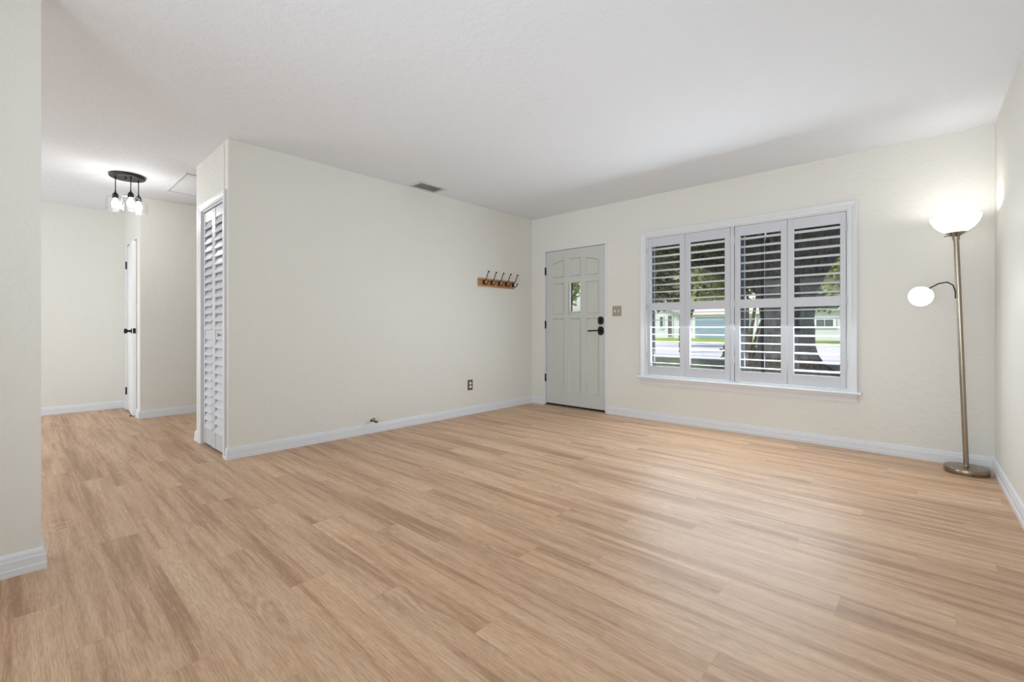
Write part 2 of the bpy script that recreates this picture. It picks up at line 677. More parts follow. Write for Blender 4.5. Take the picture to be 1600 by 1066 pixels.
def baseboard(name, segs, label):
    """segs: list of (p0, p1, normal) in plan, with optional mitre extensions"""
    b = MB()
    for (p0, p1, nrm, e0, e1) in segs:
        p0, p1, nrm = Vector((*p0, 0)), Vector((*p1, 0)), Vector((*nrm, 0)).normalized()
        d = (p1 - p0).normalized()
        A = [b.bm.verts.new(p0 + nrm * u + Vector((0, 0, v)) - d * (u * e0)) for u, v in BBP]
        B = [b.bm.verts.new(p1 + nrm * u + Vector((0, 0, v)) + d * (u * e1)) for u, v in BBP]
        n = len(BBP)
        b.bm.faces.new(A)
        b.bm.faces.new(B[::-1])
        for i in range(n):
            b.bm.faces.new((A[i], A[(i + 1) % n], B[(i + 1) % n], B[i]))
    return tag(b.build(name, 'white_trim'), label, 'baseboard', kind='structure')


baseboard('baseboard_left', [((0, CY), (0, 0), (1, 0), 1, -1)], 'white moulded baseboard along the long blank wall')
baseboard('baseboard_closet', [((KX1 + 0.058, CY), (0, CY), (0, -1), 0, 1)], 'short white baseboard end at the corner beside the closet door')
baseboard('baseboard_closet_left', [((CX, CY), (KX0 - 0.062, CY), (0, -1), 1, 0), ((CX, CY), (CX, 0), (-1, 0), 1, 0)], 'short white baseboard left of the closet door')
baseboard('baseboard_front_corner', [((0, 0), (DX0 - 0.002, 0), (0, -1), -1, 0)], 'short white baseboard between the wall corner and front door')
baseboard('baseboard_front', [((DX1 + 0.002, 0), (4.258, 0), (0, -1), 0, -1)], 'white moulded baseboard under the shuttered window')
baseboard('baseboard_right', [((4.258, 0), (4.258 + 0.0192 * 8.8, -8.8), (-1, -0.0192), -1, 0)], 'white moulded baseboard along the right wall')
baseboard('baseboard_hall_back', [((XC, YR), (XC, YB), (1, 0), -1, 0)], 'white baseboard at the far left end of the hall')
baseboard('baseboard_hall_return', [((XC, YR), (HX0 - 0.05, YR), (0, -1), -1, 0)], 'tiny white baseboard left of the hall door')
baseboard('baseboard_hall_corner', [((HX1 + 0.03, YR), (XD, YR), (0, -1), 0, 1)], 'tiny white baseboard right of the hall door')
baseboard('baseboard_hall_side', [((XD, YR), (XD, 0), (1, 0), 1, 0)], 'white baseboard between hall door and closet')
baseboard('baseboard_partition', [((PX, -6.3), (PX, PY), (1, 0), 0, 1), ((PX, PY), (PX - 0.12, PY), (0, 1), 1, 1)], 'white moulded baseboard around the near partition')


# ------------------------------------------------------------------ front window
w = thing('window_1', 'wide white cased front window with sill and four shutters in it', 'window', (2.53, 0, WZ0), kind='structure')
b = MB()
prof = [(0, 0), (0, -0.018), (0.012, -0.024), (0.030, -0.020), (0.044, -0.016), (0.062, -0.010), (0.062, 0)]
CO = 0.063
# casing: three mitred mouldings, thick outside edge
ox0, ox1, oz1 = WX0 - CO, WX1 + CO, WZ1 + CO


def casing(bm_, x0, x1, z0, z1, wd, depth0, depth1, y0, sill=False):
    """mitred picture casing around opening x0..x1, z0..z1 (facing -y)"""
    lay = [(0.0, depth1), (0.35, depth1), (0.55, depth0 * 0.8), (0.9, depth0), (1.0, depth0 * 0.85)]
    outs = []
    for f, d in lay:
        o = f * wd
        outs.append([(x0 - o, z0), (x0 - o, z1 + o), (x1 + o, z1 + o), (x1 + o, z0), d])
    rows = []
    first = [(x0, z0), (x0, z1), (x1, z1), (x1, z0), 0.0]
    last = outs[-1][:4] + [0.0]
    for r in [first] + outs + [last]:
        rows.append([bm_.bm.verts.new((p[0], y0 - r[4], p[1])) for p in r[:4]])
    for a, c in zip(rows, rows[1:]):
        for i in range(3):
            bm_.bm.faces.new((a[i], a[i + 1], c[i + 1], c[i]))
    for i in (0, 3):
        bm_.bm.faces.new([r[i] for r in rows])


casing(b, WX0, WX1, WZ0, WZ1, CO, 0.030, 0.016, 0.0)
b.build('casing', 'white_trim', w)
b = MB()
b.prism([(0.02, WZ0 - 0.022), (-0.052, WZ0 - 0.022), (-0.060, WZ0 - 0.014), (-0.060, WZ0 - 0.006), (-0.054, WZ0), (0.02, WZ0)], 'x', WX0 - 0.09, WX1 + 0.09)
b.build('sill', 'white_trim', w)
b = MB()
ap = [(0, WZ0 - 0.022), (-0.044, WZ0 - 0.022), (-0.040, WZ0 - 0.034), (-0.026, WZ0 - 0.050), (-0.020, WZ0 - 0.064), (-0.016, WZ0 - 0.088), (0, WZ0 - 0.088)]
b.prism(ap, 'x', WX0 - 0.062, WX1 + 0.062)
b.build('apron', 'white_trim', w)
b = MB()      # reveal lining
b.box((WX0, 0.0, WZ0), (WX0 + 0.012, T, WZ1))
b.box((WX1 - 0.012, 0.0, WZ0), (WX1, T, WZ1))
b.box((WX0 + 0.012, 0.0, WZ1 - 0.012), (WX1 - 0.012, T, WZ1))
b.box((WX0 + 0.012, 0.0, WZ0), (WX1 - 0.012, T, WZ0 + 0.012))
b.build('jamb', 'jamb_white', w)
b = MB()      # centre post between the two shutter pairs
b.box((2.508, -0.012, WZ0 + 0.012), (2.540, 0.05, WZ1 - 0.012), 0.003)
b.build('centre_post', 'shutter_white', w)
b = MB()      # exterior sash frame
y0, y1 = 0.115, 0.150
b.box((WX0 + 0.012, y0, WZ0 + 0.012), (WX0 + 0.028, y1, WZ1 - 0.012))
b.box((WX1 - 0.05, y0, WZ0 + 0.012), (WX1 - 0.012, y1, WZ1 - 0.012))
b.box((WX0 + 0.028, y0, WZ0 + 0.012), (WX1 - 0.05, y1, WZ0 + 0.045))
b.box((WX0 + 0.028, y0, WZ1 - 0.045), (WX1 - 0.05, y1, WZ1 - 0.012))
b.box((2.545, y0, WZ0 + 0.045), (2.595, y1, WZ1 - 0.045))
b.build('sash_frame', 'window_alloy', w)
b = MB()
b.box((2.742, y0 + 0.004, WZ0 + 0.045), (2.768, y1 - 0.004, WZ1 - 0.045))
b.build('mullion', 'window_black', w)
b = MB()
b.face([(WX0 + 0.028, 0.133, WZ0 + 0.045), (WX1 - 0.05, 0.133, WZ0 + 0.045), (WX1 - 0.05, 0.133, WZ1 - 0.045), (WX0 + 0.028, 0.133, WZ1 - 0.045)])
b.build('pane', 'pane_glass', w)


def shutter(x0, x1, sl, sr, hinge_left, label, tilt_up=-8.0, tilt_lo=0.0):
    """one shutter panel: stiles, three rails, upper and lower louver banks"""
    z0, z1 = WZ0 + 0.016, WZ1 - 0.016
    t = thing('shutter_panel', label, 'shutter', ((x0 + x1) / 2, 0.016, z0), 'plantation shutter panels in the front window')
    ya, yb = -0.004, 0.024
    b = MB()
    b.box((x0, ya, z0), (x0 + sl, yb, z1), 0.003)
    b.box((x1 - sr, ya, z0), (x1, yb, z1), 0.003)
    i0, i1 = x0 + sl, x1 - sr
    b.box((i0, ya + 0.002, z0), (i1, yb - 0.002, 0.590))
    b.box((i0, ya + 0.002, 1.188), (i1, yb - 0.002, 1.270))
    b.box((i0, ya + 0.002, 1.878), (i1, yb - 0.002, z1))
    b.build('frame', 'shutter_white', t)
    for nm, zs, tl in (('upper_louvers', [1.309 + 0.0768 * k for k in range(8)], tilt_up), ('lower_louvers', [0.625 + 0.0765 * k for k in range(8)], tilt_lo)):
        ct, st_ = math.cos(math.radians(tl)), math.sin(math.radians(tl))
        b = MB()
        for z in zs:
            c = 0.032
            th = 0.0046
            el = [(c * math.cos(a), th * math.sin(a) * (1 - 0.25 * abs(math.cos(a)))) for a in [2 * PI * k / 14 for k in range(14)]]
            pr = [(0.010 + u * ct - v * st_, z + u * st_ + v * ct) for u, v in el]
            b.prism(pr, 'x', i0 + 0.001, i1 - 0.001)
            # pivot pins into the stiles
        b.build(nm, 'louver_white', t, 'auto')
    xh = x0 if hinge_left else x1
    s = 1 if hinge_left else -1
    for zc in (0.70, 1.23, 1.84):
        b = MB()
        b.tube([(xh, -0.009, zc - 0.034), (xh, -0.009, zc + 0.034)], 0.0048, 10)
        b.box((xh - 0.012, -0.0075, zc - 0.032), (xh + 0.012, -0.0045, zc + 0.032))
        b.build('hinge', 'shutter_white', t, 'auto')
    return t


shutter(1.656, 2.060, 0.030, 0.052, True, 'leftmost white shutter panel, nearest the front door')
shutter(2.063, 2.504, 0.050, 0.052, False, 'white shutter panel second from left, just left of the window centre post')
shutter(2.544, 2.982, 0.045, 0.050, True, 'white shutter panel third from left, with the black window bar behind it', -8.0, 5.0)
shutter(2.985, 3.409, 0.048, 0.040, False, 'rightmost white shutter panel, nearest the floor lamp', -9.0, 11.0)

# ------------------------------------------------------------------ front door
t = thing('trim_1', 'slim white frame around the front door', 'door frame', (0.67, 0, 0), kind='structure')
b = MB()
b.box((DX0, -0.008, 0.0), (DX0 + 0.036, 0.15, DZ1), 0.002)
b.box((DX1 - 0.026, -0.008, 0.0), (DX1, 0.15, DZ1), 0.002)
b.box((DX0 + 0.036, -0.008, DZ1 - 0.026), (DX1 - 0.026, 0.15, DZ1), 0.002)
b.build('jamb', 'white_trim', t)
b = MB()
b.prism([(-0.02, 0.0), (-0.015, 0.012), (0.14, 0.014), (0.14, 0.0)], 'x', DX0 + 0.036, DX1 - 0.026)
b.build('threshold', 'threshold_metal', t)

LX0, LX1, LZ0, LZ1 = DX0 + 0.039, DX1 - 0.029, 0.030, DZ1 - 0.030
d = thing('door_1', 'pale grey-green panelled front door with small glass lite', 'door', ((LX0 + LX1) / 2, 0.03, LZ0), kind='structure')
colsx = [(0.330, 0.519), (0.590, 0.773), (0.838, 1.028)]
rows = [(0.196, 1.126), (1.167, 1.571), (1.637, None)]
arch = lambda x: 1.876 - 0.048 * ((x - 0.680) / 0.35) ** 2
yf, yp, yk = 0.012, 0.029, 0.056
g0, g1, gz0, gz1 = 0.618, 0.756, 1.206, 1.560         # lite opening
b = MB()
# back slab with the lite cut out
b.box((LX0, yp, LZ0), (g0, yk, LZ1))
b.box((g1, yp, LZ0), (LX1, yk, LZ1))
b.box((g0, yp, LZ0), (g1, yk, gz0))
b.box((g0, yp, gz1), (g1, yk, LZ1))
# stiles
xs = [LX0] + [v for c in colsx for v in c] + [LX1]
for i in range(0, 8, 2):
    b.box((xs[i], yf, LZ0), (xs[i + 1], yp, LZ1))
for (c0, c1) in colsx:
    b.box((c0, yf, LZ0), (c1, yp, rows[0][0]))
    b.box((c0, yf, rows[0][1]), (c1, yp, rows[1][0]))
    b.box((c0, yf, rows[1][1]), (c1, yp, rows[2][0]))
    n = 10
    arc = [(c0 + (c1 - c0) * k / n, arch(c0 + (c1 - c0) * k / n)) for k in range(n + 1)]
    b.prism(arc + [(c1, LZ1), (c0, LZ1)], 'y', yf, yp)


def inset(poly, dd):
    cx = sum(p[0] for p in poly) / len(poly)
    cz = sum(p[1] for p in poly) / len(poly)
    x0, x1 = min(p[0] for p in poly), max(p[0] for p in poly)
    z0, z1 = min(p[1] for p in poly), max(p[1] for p in poly)
    out = []
    for (x, z) in poly:
        fx = (x - cx) / ((x1 - x0) / 2)
        nx = x - dd * max(-1, min(1, fx * 1.0))
        nz = z - dd if z > cz else z + dd
        out.append((nx, nz))
    return out


for ci, (c0, c1) in enumerate(colsx):
    for ri, (r0, r1) in enumerate(rows):
        if ci == 1 and ri == 1:
            continue
        if r1 is None:
            n = 10
            top = [(c1 - (c1 - c0) * k / n, arch(c1 - (c1 - c0) * k / n)) for k in range(n + 1)]
            poly = [(c0, r0), (c1, r0)] + top
        else:
            poly = [(c0, r0), (c1, r0), (c1, r1), (c0, r1)]
        i1 = inset(poly, 0.006)
        i2 = inset(poly, 0.018)
        b.ringframe(poly, i1, 'y', yf - 0.003, yf - 0.002)
        b.ringframe(i1, i2, 'y', yf - 0.002, yp - 0.001)
b.build('leaf', 'door_paint', d)
b = MB()
fo = [(0.598, 1.186), (0.776, 1.186), (0.776, 1.580), (0.598, 1.580)]
fi = [(g0, gz0), (g1, gz0), (g1, gz1), (g0, gz1)]
fm = [(0.606, 1.194), (0.768, 1.194), (0.768, 1.572), (0.606, 1.572)]
b.ringframe(fo, fm, 'y', yp, yf - 0.006)
b.ringframe(fm, fi, 'y', yf - 0.006, yp + 0.006)
b.ringframe(fi, fi, 'y', yp + 0.006, yk)
b.build('lite_frame', 'hall_door_paint', d)
b = MB()
b.face([(g0, 0.044, gz0), (g1, 0.044, gz0), (g1, 0.044, gz1), (g0, 0.044, gz1)])
b.build('lite_pane', 'pane_glass', d)
for zc in (0.355, 1.042, 1.735):
    b = MB()
    b.tube([(LX0 - 0.004, yf - 0.014, zc - 0.05), (LX0 - 0.004, yf - 0.014, zc + 0.05)], 0.0075, 12)
    b.box((LX0 - 0.018, yf - 0.0105, zc - 0.048), (LX0 + 0.004, yf - 0.0005, zc + 0.048))
    b.build('hinge', 'hinge_dark', d, 'auto')


def stadium(cx, cz, hw, hh, n=10):
    pts = []
    for s, a0 in ((1, 0), (-1, PI)):
        for k in range(n + 1):
            a = a0 + PI * k / n
            pts.append((cx + hw * math.cos(a), cz + s * (hh - hw) + hw * math.sin(a)))
    return pts


b = MB()
b.prism(stadium(1.060, 1.087, 0.034, 0.048), 'y', yf - 0.020, yf)
b.prism(stadium(1.060, 1.087, 0.008, 0.022), 'y', yf - 0.032, yf - 0.020)
b.build('deadbolt', 'matte_black', d)
b = MB()
b.prism(stadium(1.060, 0.966, 0.036, 0.052), 'y', yf - 0.016, yf)
b.build('escutcheon', 'matte_black', d)
b = MB()
b.tube([(1.060, yf - 0.014, 0.968), (1.060, yf - 0.055, 0.968)], 0.011, 14)
b.tube([(1.070, yf - 0.055, 0.969), (1.020, yf - 0.058, 0.969), (0.95, yf - 0.056, 0.966), (0.912, yf - 0.050, 0.964)], [0.0085, 0.008, 0.009, 0.0105], 12)
b.build('lever_handle', 'matte_black', d, 'auto')
b = MB()
b.box((LX0 + 0.004, yf + 0.004, 0.015), (LX1 - 0.004, yk - 0.004, 0.0305))
b.build('door_sweep', 'door_sweep', d)

# ------------------------------------------------------------------ switch, outlet, gas stub, coat rack
s = thing('light_switch', 'bronze two-gang light switch plate beside the front door', 'light switch', (1.278, 0, 1.193))
b = MB()
b.box((1.220, -0.006, 1.134), (1.336, -0.0002, 1.252), 0.003)
b.build('plate', 'plate_bronze', s)
for cx in (1.255, 1.301):
    b = MB()
    b.box((cx - 0.007, -0.012, 1.178), (cx + 0.007, -0.006, 1.206), 0.002)
    b.box((cx - 0.005, -0.022, 1.194), (cx + 0.005, -0.010, 1.204), 0.002)
    b.build('toggle', 'ivory_plastic', s)
    for dz in (-0.030, 0.030):
        b = MB()
        b.lathe([(0.0035, 0), (0.003, 0.002), (0, 0.0026)], (cx, -0.006, 1.193 + dz), (0, -1, 0), 10)
        b.build('screw', 'plate_bronze', s)

s = thing('power_outlet', 'bronze power outlet with two ivory sockets low on the long wall', 'power outlet', (0, -1.110, 0.340))
b = MB()
b.box((0.0002, -1.147, 0.281), (0.006, -1.073, 0.399), 0.003)
b.build('plate', 'outlet_bronze', s)
for cz in (0.319, 0.361):
    b = MB()
    b.prism([(y, z) for y, z in stadium(-1.110, cz, 0.0168, 0.0172)], 'x', 0.006, 0.0105)
    so = b.build('socket', 'ivory_plastic', s)
    b = MB()
    for dy in (-0.006, 0.006):
        b.box((0.0095, -1.110 + dy - 0.001, cz - 0.002), (0.0108, -1.110 + dy + 0.001, cz + 0.007))
    b.build('slot', 'slot_dark', so)
b = MB()
b.lathe([(0.0035, 0), (0.003, 0.0015), (0, 0.002)], (0.006, -1.110, 0.340), (1, 0, 0), 10)
b.build('screw', 'outlet_bronze', s)

s = thing('gas_pipe_stub', 'small brass pipe stub with valve just above the long wall baseboard', 'pipe fitting', (0, -2.372, 0.118))
b = MB()
b.lathe([(0.014, 0), (0.014, 0.006), (0.009, 0.007), (0.009, 0.012)], (0.0002, -2.372, 0.118), (1, 0, 0), 16, cap1=True)
b.build('flange', 'pipe_brass', s, 'auto')
b = MB()
b.tube([(0.01, -2.372, 0.118), (0.075, -2.372, 0.116)], 0.0075, 12)
b.build('pipe', 'pipe_brass', s, 'auto')
b = MB()
b.lathe([(0.0135, 0), (0.0135, 0.020), (0.010, 0.024), (0.010, 0.034)], (0.070, -2.372, 0.116), (1, 0, 0), 6, cap0=True, cap1=True)
b.build('cap', 'pipe_brass', s)
b = MB()
b.tube([(0.045, -2.372, 0.122), (0.045, -2.372, 0.140)], 0.005, 10)
b.box((0.038, -2.384, 0.138), (0.052, -2.360, 0.145), 0.001)
b.build('valve_key', 'pipe_brass', s)

RK0, RK1, RZ0, RZ1 = -0.989, -0.367, 1.494, 1.591
s = thing('coat_rack', 'wooden coat rack with five dark hooks on the long wall', 'coat rack', (0, (RK0 + RK1) / 2, RZ0))
b = MB()
b.box((0.0003, RK0, RZ0), (0.019, RK1, RZ1), 0.004)
b.build('board', 'rack_wood', s)
hk = []
hy0 = -0.912
b = MB()
b.box((0.019, hy0 - 0.012, 1.518), (0.023, hy0 + 0.012, 1.572), 0.0015)
up = [(0.024, hy0, 1.545), (0.044, hy0, 1.558), (0.066, hy0, 1.582), (0.080, hy0, 1.612), (0.090, hy0, 1.640), (0.104, hy0, 1.657)]
b.tube(up, [0.0065, 0.006, 0.0055, 0.005, 0.005, 0.0045], 10)
b.sphere((0.108, hy0, 1.661), 0.0105, seg=12)
lo = [(0.024, hy0, 1.545), (0.038, hy0, 1.524), (0.064, hy0, 1.514), (0.088, hy0, 1.526), (0.100, hy0, 1.548)]
b.tube(lo, [0.0065, 0.006, 0.0055, 0.005, 0.005], 10)
b.sphere((0.101, hy0, 1.552), 0.0085, seg=12)
hook = b.build('hook', 'hook_bronze', s, 'auto')
for k in range(1, 5):
    c = hook.copy()
    COL.objects.link(c)
    c.parent = s
    c.location = (0, 0.1275 * k, 0)

# ------------------------------------------------------------------ ceiling vent and attic hatch
VX0, VX1, VY0, VY1 = 0.045, 0.245, -1.985, -1.655
s = thing('ceiling_vent', 'rectangular grey louvered air vent in the ceiling above the long wall', 'air vent', (0.145, -1.82, H))
b = MB()
fw = 0.026
for (x0, x1, y0_, y1_) in ((VX0, VX0 + fw, VY0, VY1), (VX1 - fw, VX1, VY0, VY1), (VX0 + fw, VX1 - fw, VY0, VY0 + fw), (VX0 + fw, VX1 - fw, VY1 - fw, VY1)):
    b.box((x0, y0_, H - 0.008), (x1, y1_, H - 0.0002), 0.002)
b.build('frame', 'vent_white', s)
b = MB()
b.box((VX0 + fw, VY0 + fw, H - 0.0016), (VX1 - fw, VY1 - fw, H - 0.0004))
b.build('backing', 'hollow_shade', s)  # dark sheet in place of the shaded duct opening
b = MB()
n = 15
for k in range(n):
    yy = VY0 + fw + (VY1 - VY0 - 2 * fw) * (k + 0.5) / n
    b.box((VX0 + fw, yy - 0.008, H - 0.0065), (VX1 - fw, yy + 0.008, H - 0.0053), rot=Matrix.Rotation(math.radians(16), 3, 'X'), org=(0, yy, H - 0.006))
b.build('louvers', 'vent_grey', s)

s = thing('attic_hatch', 'white attic hatch panel in the hall ceiling beside the hanging light', 'hatch', (-1.58, -3.20, H))
ax0, ax1, ay0, ay1 = -1.945, -1.18, -3.585, -2.85
b = MB()
b.box((ax0, ay0, H - 0.004), (ax1, ay1, H - 0.0003), 0.001)
b.build('panel', 'ceiling', s)
b = MB()
for (x0, x1, y0_, y1_) in ((ax0 - 0.016, ax0 + 0.004, ay0 - 0.016, ay1 + 0.016), (ax1 - 0.004, ax1 + 0.016, ay0 - 0.016, ay1 + 0.016), (ax0 + 0.004, ax1 - 0.004, ay0 - 0.016, ay0 + 0.004), (ax0 + 0.004, ax1 - 0.004, ay1 - 0.004, ay1 + 0.016)):
    b.box((x0, y0_, H - 0.007), (x1, y1_, H - 0.0003), 0.001)
b.build('trim', 'vent_white', s)

# ------------------------------------------------------------------ closet bifold door
t = thing('trim_2', 'white casing around the louvered closet door', 'door frame', (-0.405, CY, 0), kind='structure')
b = MB()
casing(b, KX0, KX1, 0.0, KZ1, 0.058, 0.020, 0.013, CY)
b.build('casing', 'white_trim', t)
b = MB()
b.box((KX0, CY, 0), (KX0 + 0.012, CY + 0.10, KZ1))
b.box((KX1 - 0.012, CY, 0), (KX1, CY + 0.10, KZ1))
b.box((KX0 + 0.012, CY, KZ1 - 0.012), (KX1 - 0.012, CY + 0.10, KZ1))
b.build('jamb', 'white_trim', t)
d3 = thing('door_3', 'white louvered bifold closet door in the end of the long wall', 'door', (-0.405, CY + 0.02, 0.02), kind='structure')
bx0, bx1 = KX0 + 0.016, KX1 - 0.016
bm_ = (bx0 + bx1) / 2
for li, (x0, x1) in enumerate(((bx0, bm_ - 0.0015), (bm_ + 0.0015, bx1))):
    ya, yb = CY + 0.006, CY + 0.036
    z0, z1 = 0.016, KZ1 - 0.020
    b = MB()
    sw = 0.042
    b.box((x0, ya, z0), (x0 + sw, yb, z1), 0.002)
    b.box((x1 - sw, ya, z0), (x1, yb, z1), 0.002)
    b.box((x0 + sw, ya + 0.004, z0), (x1 - sw, yb - 0.002, 0.150))
    b.box((x0 + sw, ya + 0.004, 0.905), (x1 - sw, yb - 0.002, 0.985))
    b.box((x0 + sw, ya + 0.004, 1.905), (x1 - sw, yb - 0.002, z1))
    lf = b.build('leaf', 'shutter_white', d3)
    for nm, zz0, nn, st in (('upper_louvers', 0.985, 14, 0.0657), ('lower_louvers', 0.150, 11, 0.0686)):
        b = MB()
        for k in range(nn):
            zb = zz0 + st * k
            # each slat leans: bottom edge forward, top edge tucked behind the one above
            pr = [(ya - 0.007, zb + 0.004), (ya - 0.001, zb - 0.001), (yb - 0.001, zb + st + 0.006), (yb - 0.007, zb + st + 0.010)]
            b.prism(pr, 'x', x0 + sw, x1 - sw)
        b.build(nm, 'shutter_white', lf)
b = MB()
b.lathe([(0.006, 0), (0.006, 0.010), (0.014, 0.018), (0.014, 0.024), (0, 0.028)], (bm_ + 0.165, CY + 0.010, 0.945), (0, -1, 0), 18)
b.build('knob', 'plate_bronze', d3, 'auto')
b = MB()  # dark sheet standing in for the shade inside the closet
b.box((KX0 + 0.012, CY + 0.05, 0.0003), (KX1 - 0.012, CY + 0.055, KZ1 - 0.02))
b.build('closet_shade', 'hollow_shade', t)

# ------------------------------------------------------------------ hall door
t = thing('trim_3', 'white frame around the narrow hall door', 'door frame', ((HX0 + HX1) / 2, YR, 0), kind='structure')
b = MB()
b.box((HX0 - 0.045, YR - 0.012, 0), (HX0, YR, HZ1), 0.002)
b.box((HX0 - 0.045, YR - 0.0, 0), (HX0 - 0.0, YR + 0.11, HZ1))
b.build('casing', 'white_trim', t)
d2 = thing('door_2', 'narrow white hall door standing slightly open with black knob', 'door', (HX0, YR, 0.012), kind='structure')
ang = math.radians(-3.35)
Rz = Matrix.Rotation(ang, 3, 'Z')
hp = Vector((HX0 + 0.004, YR - 0.004, 0))


def leafpt(u, v, z):     # u along the leaf from the hinge, v towards the cupboard
    return hp + Rz @ Vector((u, v, 0)) + Vector((0, 0, z))


LW = 0.590
b = MB()
vs = b.box((0, 0, 0.012), (LW, 0.035, 1.985), 0.002)
# two shallow recessed panels
for (pz0, pz1) in ((0.22, 0.92), (1.08, 1.85)):
    b.ringframe([(0.10, pz0), (LW - 0.10, pz0), (LW - 0.10, pz1), (0.10, pz1)], [(0.115, pz0 + 0.015), (LW - 0.115, pz0 + 0.015), (LW - 0.115, pz1 - 0.015), (0.115, pz1 - 0.015)], 'y', -0.0002, -0.005)
    b.face([(0.115, -0.005, pz0 + 0.015), (LW - 0.115, -0.005, pz0 + 0.015), (LW - 0.115, -0.005, pz1 - 0.015), (0.115, -0.005, pz1 - 0.015)])
for v in b.bm.verts:
    v.co = leafpt(v.co.x, v.co.y, v.co.z)
b.build('leaf', 'hall_door_paint', d2)
b = MB()
b.lathe([(0.028, 0), (0.028, 0.006), (0.012, 0.012), (0.012, 0.034), (0.022, 0.040), (0.029, 0.052), (0.026, 0.066), (0, 0.072)], (LW - 0.06, 0, 0.965), (0, -1, 0), 22)
for v in b.bm.verts:
    v.co = leafpt(v.co.x, v.co.y, v.co.z)
b.build('knob', 'matte_black', d2, 'auto')
b = MB()
b.box((LW - 0.001, 0.005, 0.938), (LW + 0.0015, 0.030, 0.996), 0.0005)
b.box((LW + 0.001, 0.012, 0.957), (LW + 0.009, 0.023, 0.977), 0.001)
for v in b.bm.verts:
    v.co = leafpt(v.co.x, v.co.y, v.co.z)
b.build('latch', 'matte_black', d2)
for zc in (0.235, 1.76):
    b = MB()
    b.tube([(HX0 - 0.002, YR - 0.018, zc - 0.045), (HX0 - 0.002, YR - 0.018, zc + 0.045)], 0.008, 10)
    b.box((HX0 - 0.034, YR - 0.0148, zc - 0.044), (HX0 - 0.001, YR - 0.0123, zc + 0.044))
    b.build('hinge', 'matte_black', d2)
b = MB()
b.tube([(LW - 0.03, -0.004, 0.012), (LW - 0.03, -0.02, 0.006)], 0.007, 8)
for v in b.bm.verts:
    v.co = leafpt(v.co.x, v.co.y, v.co.z)
b.build('door_stop', 'matte_black', d2)

# ------------------------------------------------------------------ hanging hall light
FX, FY = -1.655, -3.955
s = thing('ceiling_light', 'black round ceiling light with three clear glass pendants in the hall', 'ceiling light', (FX, FY, H))
b = MB()
b.lathe([(0.0, 0), (0.134, 0), (0.136, -0.006), (0.136, -0.019), (0.132, -0.026), (0.125, -0.029), (0.122, -0.026), (0, -0.026)], (FX, FY, H - 0.0003), (0, 0, 1), 48)
b.build('canopy', 'canopy_metal', s, 'auto')
b = MB()
b.lathe([(0.008, 0), (0.008, -0.012), (0.005, -0.016), (0, -0.017)], (FX + 0.02, FY - 0.015, H - 0.026), (0, 0, 1), 14)
b.build('finial', 'black_iron', s, 'auto')


def pendant(ax_, ay_):
    zt = H - 0.026
    b = MB()
    b.tube([(ax_, ay_, zt), (ax_, ay_, zt - 0.012)], 0.007, 10)
    b.tube([(ax_, ay_, zt - 0.010), (ax_, ay_, 2.272)], 0.0038, 8)
    p = b.build('pendant', 'black_iron', s, 'auto')
    b = MB()
    b.lathe([(0.004, 0.0), (0.007, -0.020), (0.020, -0.034), (0.0235, -0.045), (0.0235, -0.072), (0.018, -0.074), (0.0, -0.074)], (ax_, ay_, 2.290), (0, 0, 1), 20)
    b.build('socket', 'black_iron', p, 'auto')
    b = MB()
    pr = [(0.022, -0.046), (0.030, -0.047), (0.050, -0.056), (0.064, -0.066), (0.069, -0.078), (0.070, -0.12), (0.069, -0.165), (0.066, -0.190)]
    b.lathe(pr, (ax_, ay_, 2.290), (0, 0, 1), 32)
    b.build('glass_shade', 'shade_glass', p, 'auto')
    b = MB()
    b.lathe([(0.0, 0.0), (0.012, -0.001), (0.014, -0.016), (0.026, -0.036), (0.030, -0.054), (0.026, -0.074), (0.014, -0.087), (0, -0.091)], (ax_, ay_, 2.216), (0, 0, 1), 20)
    b.build('bulb', 'bulb_glow', p, True)
    ld = bpy.data.lights.new('bulb_light', 'POINT')
    ld.energy = 2.3
    ld.shadow_soft_size = 0.045
    ld.color = (1.0, 0.995, 0.985)
    lo_ = bpy.data.objects.new('bulb_light', ld)
    COL.objects.link(lo_)
    lo_.parent = p
    lo_.location = Vector((ax_, ay_, 2.10)) - WLOC[p.name]


for a in (8, 108, 246):
    pendant(FX + 0.090 * math.cos(math.radians(a)), FY + 0.090 * math.sin(math.radians(a)))

# ------------------------------------------------------------------ floor lamp
BX, BY = 4.108, -0.218
s = thing('floor_lamp', 'brushed brass floor lamp with lit bowl and side reading light in the corner', 'floor lamp', (BX, BY, 0))
lean = Vector((-0.056, -0.052, 1.72))            # the pole leans a little towards the window


def P(h):
    k = (h - 0.03) / 1.72
    return Vector((BX, BY, 0.03)) + lean * k


b = MB()
b.lathe([(0, 0.0005), (0.108, 0.0005), (0.108, 0.005), (0.115, 0.007), (0.116, 0.010), (0.116, 0.038), (0.113, 0.042), (0.03, 0.044), (0.018, 0.046), (0.015, 0.056), (0, 0.056)], (BX, BY, 0), (0, 0, 1), 64)
b.build('base', 'brass_base', s, 'auto')
b = MB()
b.tube([P(0.03), P(0.62)], 0.0145, 20)
b.tube([P(0.615), P(0.63)], 0.0152, 20)
b.tube([P(0.63), P(1.62)], 0.0145, 20)
b.build('pole', 'brass_nickel', s, 'auto')
axv = lean.normalized()
b = MB()
b.lathe([(0.0, -0.006), (0.019, -0.006), (0.019, 0.018), (0.022, 0.020), (0.036, 0.030), (0.052, 0.040), (0.058, 0.043), (0.054, 0.046), (0, 0.046)], P(1.616), axv, 36)
b.build('cup', 'brass_nickel', s, 'auto')
b = MB()
q = P(1.640)
b.tube([q + Vector((-0.02, -0.018, 0)), q + Vector((-0.055, -0.05, -0.006))], 0.0032, 8)
